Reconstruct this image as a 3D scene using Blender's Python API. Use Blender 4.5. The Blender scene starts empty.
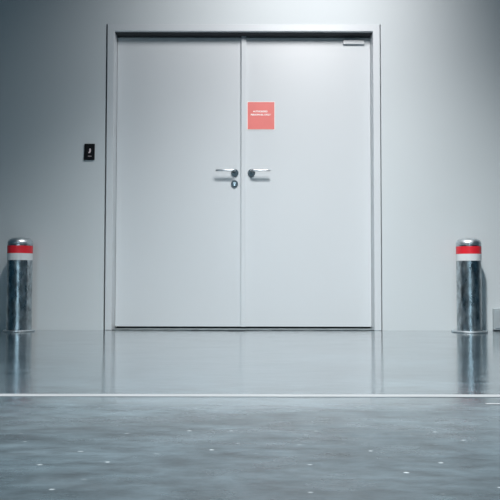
import bpy, bmesh, math, random
from mathutils import Vector, Matrix
random.seed(4)
S = bpy.context.scene
C = S.collection

# ------------------------------------------------------------ camera
F_PX = 680.0
TILT = math.atan(.039); ROLL = .0015
cam_d = bpy.data.cameras.new('camera'); cam = bpy.data.objects.new('camera', cam_d); C.objects.link(cam)
cam_d.sensor_width = 36; cam_d.sensor_fit = 'HORIZONTAL'; cam_d.lens = 36*F_PX/500
R0 = Vector((1, 0, 0)); FW = Vector((0, math.cos(TILT), math.sin(TILT))); U0 = R0.cross(FW)
rr = math.cos(ROLL)*R0+math.sin(ROLL)*U0; uu = -math.sin(ROLL)*R0+math.cos(ROLL)*U0
m = Matrix((rr, uu, -FW)).transposed().to_4x4(); m.translation = Vector((0, -4.9, .385))
cam.matrix_world = m; cam_d.clip_start = .05
S.camera = cam

# ------------------------------------------------------------ world, lights, exposure
W = bpy.data.worlds.new('world'); S.world = W; W.use_nodes = True
bg = W.node_tree.nodes['Background']; bg.inputs[0].default_value = (.05, .24, .39, 1); bg.inputs[1].default_value = .14

def light(name, kind, loc, target, power, col, **kw):
    d = bpy.data.lights.new(name, kind); o = bpy.data.objects.new(name, d); C.objects.link(o)
    o.location = loc; o.rotation_euler = (Vector(target)-Vector(loc)).to_track_quat('-Z', 'Y').to_euler()
    d.energy = power; d.color = col
    for k, v in kw.items(): setattr(d, k, v)
    return o
light('wall_spot', 'SPOT', (.55, -1.588, 2.903), (.323, .096, 1.994), 158, (.985, .947, .943),
      spot_size=2*.927, spot_blend=1.0, shadow_soft_size=.32)
light('ceiling_downlight', 'SPOT', (.15, -2.85, 4.95), (.40, -2.95, 2.261), 2740, (.975, .955, .94),
      spot_size=2*.855, spot_blend=1.0, shadow_soft_size=.15)
light('hall_opening', 'AREA', (-.5, -9.0, 2.0), (0, 0, -.5), 5.5, (.62, .86, 1.0), shape='RECTANGLE', size=3.2, size_y=2.4, spread=math.radians(34))

S.view_settings.view_transform = 'Standard'; S.view_settings.look = 'None'
S.view_settings.gamma = 1; S.view_settings.use_curve_mapping = False
S.view_settings.exposure = 0.06

# ------------------------------------------------------------ helpers
def tag(o, label=None, cat=None, group=None, kind=None):
    if label: o['label'] = label
    if cat: o['category'] = cat
    if group: o['group'] = group
    if kind: o['kind'] = kind
    return o
def obj(name, bm, mat, parent=None, smooth=False, bevel=0, segs=2):
    bmesh.ops.recalc_face_normals(bm, faces=bm.faces)
    me = bpy.data.meshes.new(name); bm.to_mesh(me); bm.free()
    if smooth:
        for p in me.polygons: p.use_smooth = True
    o = bpy.data.objects.new(name, me); C.objects.link(o)
    if mat: me.materials.append(mat)
    if parent: o.parent = parent
    if bevel:
        b = o.modifiers.new('bevel', 'BEVEL'); b.width = bevel; b.segments = segs; b.limit_method = 'ANGLE'; b.angle_limit = math.radians(40)
    return o
def empty(name, loc=(0, 0, 0)):
    o = bpy.data.objects.new(name, None); C.objects.link(o); o.location = loc; o.empty_display_size = .1
    return o
def box(bm, x0, x1, y0, y1, z0, z1):
    v = [bm.verts.new(p) for p in ((x0,y0,z0),(x1,y0,z0),(x1,y1,z0),(x0,y1,z0),(x0,y0,z1),(x1,y0,z1),(x1,y1,z1),(x0,y1,z1))]
    for f in ((0,3,2,1),(4,5,6,7),(0,1,5,4),(1,2,6,5),(2,3,7,6),(3,0,4,7)): bm.faces.new([v[i] for i in f])
def prism_xz(bm, pts, y0, y1):
    a = [bm.verts.new((x, y0, z)) for x, z in pts]; b = [bm.verts.new((x, y1, z)) for x, z in pts]
    n = len(pts); bm.faces.new(a); bm.faces.new(b[::-1])
    for i in range(n): bm.faces.new((a[i], b[i], b[(i+1) % n], a[(i+1) % n]))
def lathe(bm, prof, seg=64, cx=0, cy=0, axis='z', cz=0):
    rings = []
    for r, h in prof:
        ring = []
        for i in range(seg):
            t = 2*math.pi*i/seg
            if axis == 'z': p = (cx+r*math.cos(t), cy+r*math.sin(t), cz+h)
            else: p = (cx+r*math.cos(t), cy+h, cz+r*math.sin(t))
            ring.append(bm.verts.new(p))
        rings.append(ring)
    for a, b in zip(rings, rings[1:]):
        for i in range(seg): bm.faces.new((a[i], a[(i+1) % seg], b[(i+1) % seg], b[i]))
    bm.faces.new(rings[0][::-1]); bm.faces.new(rings[-1])
def tube(bm, pts, rs, seg=20):
    pts = [Vector(p) for p in pts]; rings = []
    for i, p in enumerate(pts):
        d = (pts[min(i+1, len(pts)-1)]-pts[max(i-1, 0)]).normalized()
        a = d.cross(Vector((0, 0, 1))).normalized(); b = a.cross(d)
        rings.append([bm.verts.new(p+rs[i]*(math.cos(2*math.pi*k/seg)*a+math.sin(2*math.pi*k/seg)*b)) for k in range(seg)])
    for A, B in zip(rings, rings[1:]):
        for i in range(seg): bm.faces.new((A[i], A[(i+1) % seg], B[(i+1) % seg], B[i]))
    bm.faces.new(rings[0][::-1]); bm.faces.new(rings[-1])

# ------------------------------------------------------------ materials
def mat(name, col, rough=.5, metal=0, spec=.5, noise=None, rnoise=None, bump=None):
    """noise=(scale xyz, amount, detail) colour variation; rnoise=(scale xyz, lo, hi); bump=(scale xyz, strength, distance)"""
    M = bpy.data.materials.new(name); M.use_nodes = True; nt = M.node_tree; N = nt.nodes; L = nt.links
    b = N['Principled BSDF']; b.inputs['Base Color'].default_value = (*col, 1); b.inputs['Roughness'].default_value = rough
    b.inputs['Metallic'].default_value = metal; b.inputs['Specular IOR Level'].default_value = spec
    tc = N.new('ShaderNodeTexCoord')
    def nz(scale, detail=4, rgh=.55):
        mp = N.new('ShaderNodeMapping'); mp.inputs['Scale'].default_value = scale; L.new(tc.outputs['Object'], mp.inputs[0])
        n = N.new('ShaderNodeTexNoise'); n.inputs['Scale'].default_value = 1; n.inputs['Detail'].default_value = detail
        n.inputs['Roughness'].default_value = rgh; L.new(mp.outputs[0], n.inputs['Vector']); return n.outputs['Fac']
    def rng(src, a, b_, lo, hi):
        r = N.new('ShaderNodeMapRange'); r.inputs[1].default_value = a; r.inputs[2].default_value = b_
        r.inputs[3].default_value = lo; r.inputs[4].default_value = hi; L.new(src, r.inputs[0]); return r.outputs[0]
    if noise:
        f = rng(nz(noise[0], noise[2]), .3, .7, 1-noise[1], 1+noise[1])
        mx = N.new('ShaderNodeVectorMath'); mx.operation = 'SCALE'; mx.inputs[0].default_value = col
        L.new(f, mx.inputs['Scale']); L.new(mx.outputs[0], b.inputs['Base Color'])
    if rnoise: L.new(rng(nz(rnoise[0]), .3, .7, rnoise[1], rnoise[2]), b.inputs['Roughness'])
    if bump:
        bp = N.new('ShaderNodeBump'); bp.inputs['Strength'].default_value = bump[1]; bp.inputs['Distance'].default_value = bump[2]
        L.new(nz(bump[0], 5), bp.inputs['Height']); L.new(bp.outputs[0], b.inputs['Normal'])
    M['_h'] = 0
    return M
M_wall = mat('painted_wall', (.60, .655, .675), .6, spec=.3, noise=((.9, .9, .9), .02, 5), bump=((40, 40, 40), .08, .002))
M_door = mat('painted_door_steel', (.62, .662, .685), .42, spec=.4, noise=((1.2, 1, .7), .015, 3))
M_frame = mat('painted_frame_steel', (.62, .665, .69), .45, spec=.4, noise=((2, 2, 2), .02, 3))
M_dark = mat('shade_black', (.02, .025, .03), .8)  # near-black for the painted head shade, the added backing and the keyhole
M_thr = mat('worn_threshold_steel', (.16, .19, .20), .6, spec=.2, noise=((14, 14, 14), .4, 4))
M_seal = mat('dark_sealant', (.03, .04, .045), .8, spec=.05, noise=((20, 20, 20), .5, 4))
M_steel = mat('brushed_steel', (.62, .65, .67), .28, metal=1, noise=((30, 30, 30), .05, 3))
M_rose = mat('worn_steel', (.09, .105, .115), .35, metal=1, noise=((60, 60, 60), .15, 3))
M_galv = mat('galvanised_steel', (.42, .465, .49), .3, metal=1, noise=((34, 34, 16), .55, 7), rnoise=((22, 22, 9), .20, .44), bump=((22, 22, 10), .12, .004))
M_cap = mat('cap_steel', (.60, .65, .68), .35, metal=1, noise=((30, 30, 30), .15, 4), rnoise=((18, 18, 18), .32, .48))
M_red = mat('red_tape', (.72, .02, .035), .4, noise=((12, 12, 12), .08, 3))
M_white = mat('white_tape', (.68, .72, .74), .4, noise=((12, 12, 12), .05, 3))
M_blackp = mat('black_plastic', (.004, .0045, .006), .5, spec=.2)
M_icon = mat('pale_print', (.80, .68, .70), .5)
M_sign = mat('coral_sign', (.78, .20, .18), .45, noise=((9, 9, 9), .03, 2))
M_signw = mat('white_border', (.80, .78, .76), .45)
M_text = mat('white_print', (1.0, .98, .97), .5)
M_line = mat('line_paint', (.24, .265, .28), .45, noise=((3, 20, 1), .12, 4))
M_box = mat('grey_box_paint', (.40, .46, .485), .45, noise=((9, 9, 9), .05, 3))
M_closer = mat('closer_silver', (.55, .59, .61), .35, metal=0, noise=((20, 20, 20), .03, 3))

# polished concrete floor
M_floor = bpy.data.materials.new('polished_concrete'); M_floor.use_nodes = True
def floor_mat(M):
    nt = M.node_tree; N = nt.nodes; L = nt.links; b = N['Principled BSDF']
    tc = N.new('ShaderNodeTexCoord')
    def nz(scale, detail=6, r=.6):
        mp = N.new('ShaderNodeMapping'); mp.inputs['Scale'].default_value = scale; L.new(tc.outputs['Object'], mp.inputs[0])
        n = N.new('ShaderNodeTexNoise'); n.inputs['Scale'].default_value = 1; n.inputs['Detail'].default_value = detail; n.inputs['Roughness'].default_value = r
        L.new(mp.outputs[0], n.inputs['Vector']); return n.outputs['Fac']
    def rng(src, a, b_, lo, hi, sm=False):
        r = N.new('ShaderNodeMapRange'); r.inputs[1].default_value = a; r.inputs[2].default_value = b_
        if sm: r.interpolation_type = 'SMOOTHSTEP'
        r.inputs[3].default_value = lo; r.inputs[4].default_value = hi; L.new(src, r.inputs[0]); return r.outputs[0]
    def math_(op, a, b_):
        n = N.new('ShaderNodeMath'); n.operation = op
        for i, v in enumerate((a, b_)):
            if isinstance(v, (int, float)): n.inputs[i].default_value = v
            else: L.new(v, n.inputs[i])
        return n.outputs[0]
    big = rng(nz((1.1, 2.4, 1), 7, .65), .3, .7, .62, 1.38)
    fine = rng(nz((8, 20, 1), 6, .65), .3, .7, .50, 1.50)
    stk = rng(nz((.55, 5.5, 1), 5, .6), .56, .74, 1.0, 1.45)
    f = math_('MULTIPLY', math_('MULTIPLY', big, fine), stk)
    # the slab by the wall is sealed and paler; past the painted line the older slab is duller
    sp = N.new('ShaderNodeSeparateXYZ'); L.new(tc.outputs['Object'], sp.inputs[0])
    wav = math_('MULTIPLY', math_('SUBTRACT', nz((1.2, 2.4, 1), 4), .5), .35)
    old = rng(math_('ADD', sp.outputs['Y'], wav), -2.62, -3.50, 0, 1, True)
    f = math_('MULTIPLY', f, rng(old, 0, 1, 1.5, 1.0))
    sc = N.new('ShaderNodeVectorMath'); sc.operation = 'SCALE'; sc.inputs[0].default_value = (.043, .063, .075); L.new(f, sc.inputs['Scale'])
    # pale chips in the concrete
    mp = N.new('ShaderNodeMapping'); mp.inputs['Scale'].default_value = (7, 11.0, 1); L.new(tc.outputs['Object'], mp.inputs[0])
    vo = N.new('ShaderNodeTexVoronoi'); vo.voronoi_dimensions = '2D'; vo.inputs['Scale'].default_value = 1; L.new(mp.outputs[0], vo.inputs['Vector'])
    chip = rng(math_('ADD', vo.outputs['Distance'], math_('MULTIPLY', math_('SUBTRACT', nz((60, 40, 1), 3), .5), .10)), .02, .05, .8, 0)
    chip = math_('MULTIPLY', chip, rng(old, .2, .9, .25, 1))
    keep = rng(vo.outputs['Color'], .45, .80, 0, 1)
    chip = math_('MULTIPLY', chip, keep)
    mx = N.new('ShaderNodeMix'); mx.data_type = 'RGBA'; L.new(chip, mx.inputs[0]); L.new(sc.outputs[0], mx.inputs[6]); mx.inputs[7].default_value = (.36, .42, .45, 1)
    L.new(mx.outputs[2], b.inputs['Base Color'])
    ro = math_('ADD', rng(nz((2.5, 5, 1), 6), .3, .7, .05, .15), math_('MULTIPLY', rng(old, 0, .35, 0, 1), rng(nz((5, 9, 1), 6), .35, .65, .12, .32)))
    L.new(ro, b.inputs['Roughness'])
    L.new(rng(old, 0, 1, 1, 0), b.inputs['Coat Weight']); b.inputs['Coat IOR'].default_value = 1.5
    L.new(math_('ADD', rng(nz((3, 7, 1), 5), .3, .7, .07, .19), math_('MULTIPLY', old, .9)), b.inputs['Coat Roughness'])
    L.new(rng(old, 0, 1, 1.65, 1.52), b.inputs['IOR'])
    bp = N.new('ShaderNodeBump'); bp.inputs['Strength'].default_value = .6; bp.inputs['Distance'].default_value = .002
    L.new(nz((7, 18, 1), 6), bp.inputs['Height']); L.new(bp.outputs[0], b.inputs['Normal'])
    L.new(bp.outputs[0], b.inputs['Coat Normal'])
floor_mat(M_floor)

# ------------------------------------------------------------ setting
bm = bmesh.new(); box(bm, -9, 9, -12, .45, -.12, 0)
tag(obj('floor', bm, M_floor), 'polished grey concrete floor', kind='structure')

OX0, OX1, OZ = -1.052, .952, 2.226          # opening in the wall, a shadow gap wider than the frame
bm = bmesh.new()
prism_xz(bm, [(-9, 0), (OX0, 0), (OX0, OZ), (OX1, OZ), (OX1, 0), (9, 0), (9, 5.5), (-9, 5.5)], 0, .24)
tag(obj('wall_back', bm, M_wall), 'smooth pale grey-blue painted wall around the door', kind='structure')
bm = bmesh.new(); box(bm, OX0-.1, OX1+.1, .2405, .40, 0, OZ+.1)  # unseen slab, added so no world light shows through the door gaps
tag(obj('gap_backing', bm, M_dark), 'unseen dark backing slab added behind the door to block light through its gaps', kind='structure')

# frame: steel lining with a 5 cm face
FX0, FX1, FZ = -1.040, .943, 2.223
bm = bmesh.new(); w = .050
prism_xz(bm, [(FX0, 0), (FX0, FZ), (FX1, FZ), (FX1, 0), (FX1-w, 0), (FX1-w, FZ-w-.002), (FX0+w, FZ-w-.002), (FX0+w, 0)], -.014, .17)
tag(obj('trim_1', bm, M_frame, bevel=.003), 'pale grey steel frame around the double door', 'door frame', kind='structure')

bm = bmesh.new(); box(bm, FX0+w+.001, FX1-w-.001, .012, .098, FZ-w-.0065, FZ-w-.0022)  # near-black strip under the frame head, standing in for soffit shade
head_shade = obj('head_shade_strip', bm, M_dark, bpy.data.objects['trim_1'])
LY = .10                                    # front face of the leaves
ZT, ZB = 2.163, .018
def rose(bm, x, z, r=.027): lathe(bm, [(r*.0+.002, 0), (r, 0), (r, -.007), (r*.93, -.010), (.011, -.010), (.010, -.016)], 40, x, LY, 'y', z)
def lever(bm, x, z, s):
    z += .012
    pts = [(x, LY-.010, z), (x, LY-.036, z)]; rs = [.0085, .0085]
    for k in range(1, 5):
        t = k/4*math.pi/2; pts.append((x+s*.014*(1-math.cos(t)), LY-.036-.014*math.sin(t), z)); rs.append(.0080)
    pts.append((x+s*.070, LY-.050, z)); rs.append(.0072)
    pts.append((x+s*.136, LY-.050, z)); rs.append(.0072)
    pts.append((x+s*.139, LY-.050, z)); rs.append(.0055)
    tube(bm, pts, rs)

d1 = empty('door_1', (-.55, LY, 0))
d2 = empty('door_2', (.45, LY, 0))
def loc(o, root):                           # meshes are written in world coordinates
    o.matrix_parent_inverse = Matrix.Translation(-Vector(root.location)); return o
tag(d1, 'left leaf of the grey steel double door, with lever and round lock below it', 'door', kind='structure')
tag(d2, 'right leaf of the grey steel double door, carrying the red sign', 'door', kind='structure')
bm = bmesh.new(); box(bm, FX0+w+.002, -.0655, LY, LY+.05, ZB, ZT); leaf1 = loc(obj('door_leaf', bm, M_door, d1, bevel=.0015), d1)
bm = bmesh.new(); box(bm, -.0600, FX1-w-.0015, LY, LY+.05, ZB, ZT); leaf2 = loc(obj('door_leaf', bm, M_door, d2, bevel=.0015), d2)
bm = bmesh.new(); box(bm, -.066, -.030, LY-.022, LY-.0002, ZB, ZT+.004)
loc(obj('meeting_strip', bm, M_frame, d2, bevel=.002), d2)
HZ = 1.150
for d, x, s in ((d1, -.113, -1), (d2, .010, 1)):
    bm = bmesh.new(); rose(bm, x, HZ); loc(obj('handle_rose', bm, M_rose, d), d)
    bm = bmesh.new(); lever(bm, x, HZ, s); loc(obj('lever_handle', bm, M_steel, d, smooth=True), d)
bm = bmesh.new(); rose(bm, -.115, 1.069, .026); lk = loc(obj('lock_rose', bm, M_rose, d1), d1)
bm = bmesh.new(); lathe(bm, [(.0085, -.006), (.0085, -.019), (.007, -.0205)], 24, -.115, LY, 'y', 1.073)
box(bm, -.115-.005, -.115+.005, LY-.018, LY-.006, 1.052, 1.070)
o = obj('key_cylinder', bm, M_steel, d1); loc(o, d1)
bm = bmesh.new(); box(bm, -.1162, -.1138, LY-.0212, LY-.0195, 1.069, 1.077); loc(obj('keyhole', bm, M_dark, d1), d1)

bm = bmesh.new(); box(bm, .690, .847, LY-.022, LY-.0003, 2.109, 2.139)
closer = loc(obj('door_closer', bm, M_closer, d2, bevel=.003), d2)
closer['label'] = 'small pale rectangular fitting at the top right corner of the leaf'

# threshold bar and the worn sealant in front of it
bm = bmesh.new(); box(bm, FX0+w+.001, FX1-w-.001, -.004, .168, .0003, .005)
tag(obj('threshold', bm, M_thr, bevel=.001), 'low worn grey threshold bar under the closed double door', 'threshold')
bm = bmesh.new(); n = 110; lo, hi = [], []
random.seed(11); ph = [random.random()*6 for _ in range(4)]
for i in range(n+1):
    x = -.985+1.868*i/n
    t = max(0, 1-abs((x-.03)/.93)**1.5)
    wob = .5+.25*math.sin(7*x+ph[0])+.18*math.sin(19*x+ph[1])+.12*math.sin(41*x+ph[2])
    wid = .008+t*.085*max(.05, wob)*(.85+.3*random.random())
    far = -.0045-t*.030*max(0, math.sin(5.3*x+ph[3]))
    hi.append((x, far)); lo.append((x, far-wid))
va = [[bm.verts.new((x, y, z)) for x, y in pts] for pts, z in ((lo, .0014), (hi, .0014), (lo, .0002), (hi, .0002))]
for i in range(n):
    bm.faces.new((va[0][i], va[0][i+1], va[1][i+1], va[1][i])); bm.faces.new((va[2][i], va[3][i], va[3][i+1], va[2][i+1]))
    bm.faces.new((va[0][i], va[2][i], va[2][i+1], va[0][i+1])); bm.faces.new((va[1][i], va[1][i+1], va[3][i+1], va[3][i]))
tag(obj('threshold_sealant', bm, M_seal), 'dark uneven line of sealant on the floor along the foot of the double door', 'sealant')

# ------------------------------------------------------------ floor markings
bm = bmesh.new(); box(bm, -9, 9, -2.708, -2.662, .0002, .0012)
tag(obj('floor_line', bm, M_line), 'long thin white line painted right across the floor in front of the door', 'floor marking')
bm = bmesh.new(); box(bm, .715, 1.6, -2.833, -2.815, .0002, .0012)
tag(obj('floor_line', bm, M_line), 'short thin white line on the floor at the right edge, just nearer than the long line', 'floor marking')

# ------------------------------------------------------------ bollards
def bollard(x, y, r, label, fr):
    t = empty('bollard', (x, y, 0)); tag(t, label, 'bollard', 'steel bollards beside the door')
    bm = bmesh.new(); lathe(bm, [(fr-.002, .0), (fr, .003), (fr, .008), (fr-.003, .011), (r, .012)], 72)
    obj('base_flange', bm, M_cap, t)
    bm = bmesh.new(); lathe(bm, [(r, .0125), (r, .2), (r, .4), (r, .604)], 72); p = obj('post', bm, M_galv, t, smooth=True)
    es = p.modifiers.new('es', 'EDGE_SPLIT')
    bm = bmesh.new(); prof = [(r+.001, .6045), (r+.001, .614)]
    R1 = .040
    for k in range(1, 9):
        a = k/8*math.pi/2*.84; prof.append((r+.001-R1+R1*math.cos(a), .614+R1*.93*math.sin(a)))
    rx, zx = prof[-1]
    for k in range(1, 6):
        q = k/6; prof.append((rx*(1-q), zx+.006*(1-(1-q)**2)))
    prof.append((.001, zx+.006))
    obj('cap', bm if not lathe(bm, prof, 72) else bm, M_cap, t, smooth=True)
    for nm, z0, z1, mt in (('red_band', .5445, .597, M_red), ('white_band', .4965, .544, M_white)):
        bm = bmesh.new(); lathe(bm, [(r+.0002, z0), (r+.0012, z0), (r+.0012, z1), (r+.0002, z1)], 72)
        o = obj(nm, bm, mt, t, smooth=True); o.modifiers.new('es', 'EDGE_SPLIT')
    return t
b1 = bollard(-1.612, -.135, .0845, 'steel bollard with red and white bands left of the door, below the black card reader', .106)
b2 = bollard(1.533, -.135, .0845, 'steel bollard with red and white bands right of the door, beside the small wall box', .123)
b2.rotation_euler.z = 2.1

# ------------------------------------------------------------ card reader
bm = bmesh.new(); prism_xz(bm, [(-1.204, 1.226), (-1.127, 1.227), (-1.125, 1.344), (-1.200, 1.344)], -.012, -.0002)
rd = tag(obj('card_reader', bm, M_blackp, bevel=.003), 'small black card reader on the wall left of the door frame', 'card reader')
bm = bmesh.new()
lathe(bm, [(.001, 0), (.0062, 0), (.0062, -.0006), (.001, -.0006)], 20, -1.158, -.0122, 'y', 1.303)
prism_xz(bm, [(-1.152, 1.298), (-1.153, 1.285), (-1.158, 1.277), (-1.168, 1.274), (-1.171, 1.281), (-1.164, 1.288), (-1.163, 1.298)], -.0128, -.0122)
obj('icon', bm, M_icon, rd)
bm = bmesh.new(); box(bm, -1.173, -1.147, -.0128, -.0122, 1.2515, 1.2550)
obj('indicator_bar', bm, M_icon, rd)

# ------------------------------------------------------------ sign
bm = bmesh.new(); box(bm, -.024, .184, LY-.0018, LY-.0002, 1.470, 1.683)
sg = tag(obj('door_sign', bm, M_signw), 'square coral red sign with two lines of white lettering on the right door leaf', 'sign')
bm = bmesh.new(); box(bm, -.019, .179, LY-.0026, LY-.0018, 1.475, 1.678); obj('red_panel', bm, M_sign, sg)
def text(body, xc, z, h, width, parent):
    cu = bpy.data.curves.new('t', 'FONT'); cu.body = body; cu.align_x = 'CENTER'; cu.size = h/.7; cu.extrude = .0002; cu.offset = .0005
    tmp = bpy.data.objects.new('t', cu); C.objects.link(tmp)
    bpy.context.view_layer.update()
    me = bpy.data.meshes.new_from_object(tmp.evaluated_get(bpy.context.evaluated_depsgraph_get()))
    bpy.data.objects.remove(tmp)
    xs = [v.co.x for v in me.vertices]; s = width/(max(xs)-min(xs))
    for v in me.vertices: v.co = Vector((xc+v.co.x*s, LY-.0029-v.co.z, z+v.co.y))
    me.materials.clear(); me.materials.append(M_text)
    o = bpy.data.objects.new('lettering', me); C.objects.link(o); o.parent = parent
text('AUTHORISED', .075, 1.6025, .0115, .108, sg)
text('PERSONNEL ONLY', .078, 1.578, .0115, .148, sg)

# ------------------------------------------------------------ wall box
bx = tag(empty('wall_box', (1.80, 0, 0)), 'low grey rectangular box on the wall at the right edge, touching the floor', 'wall box')
bm = bmesh.new(); box(bm, -.058, .062, -.030, -.0003, .006, .158); loc_o = obj('housing', bm, M_box, bx, bevel=.003)
bm = bmesh.new(); box(bm, -.046, .050, -.034, -.0302, .018, .145); obj('cover_plate', bm, M_box, bx, bevel=.002)
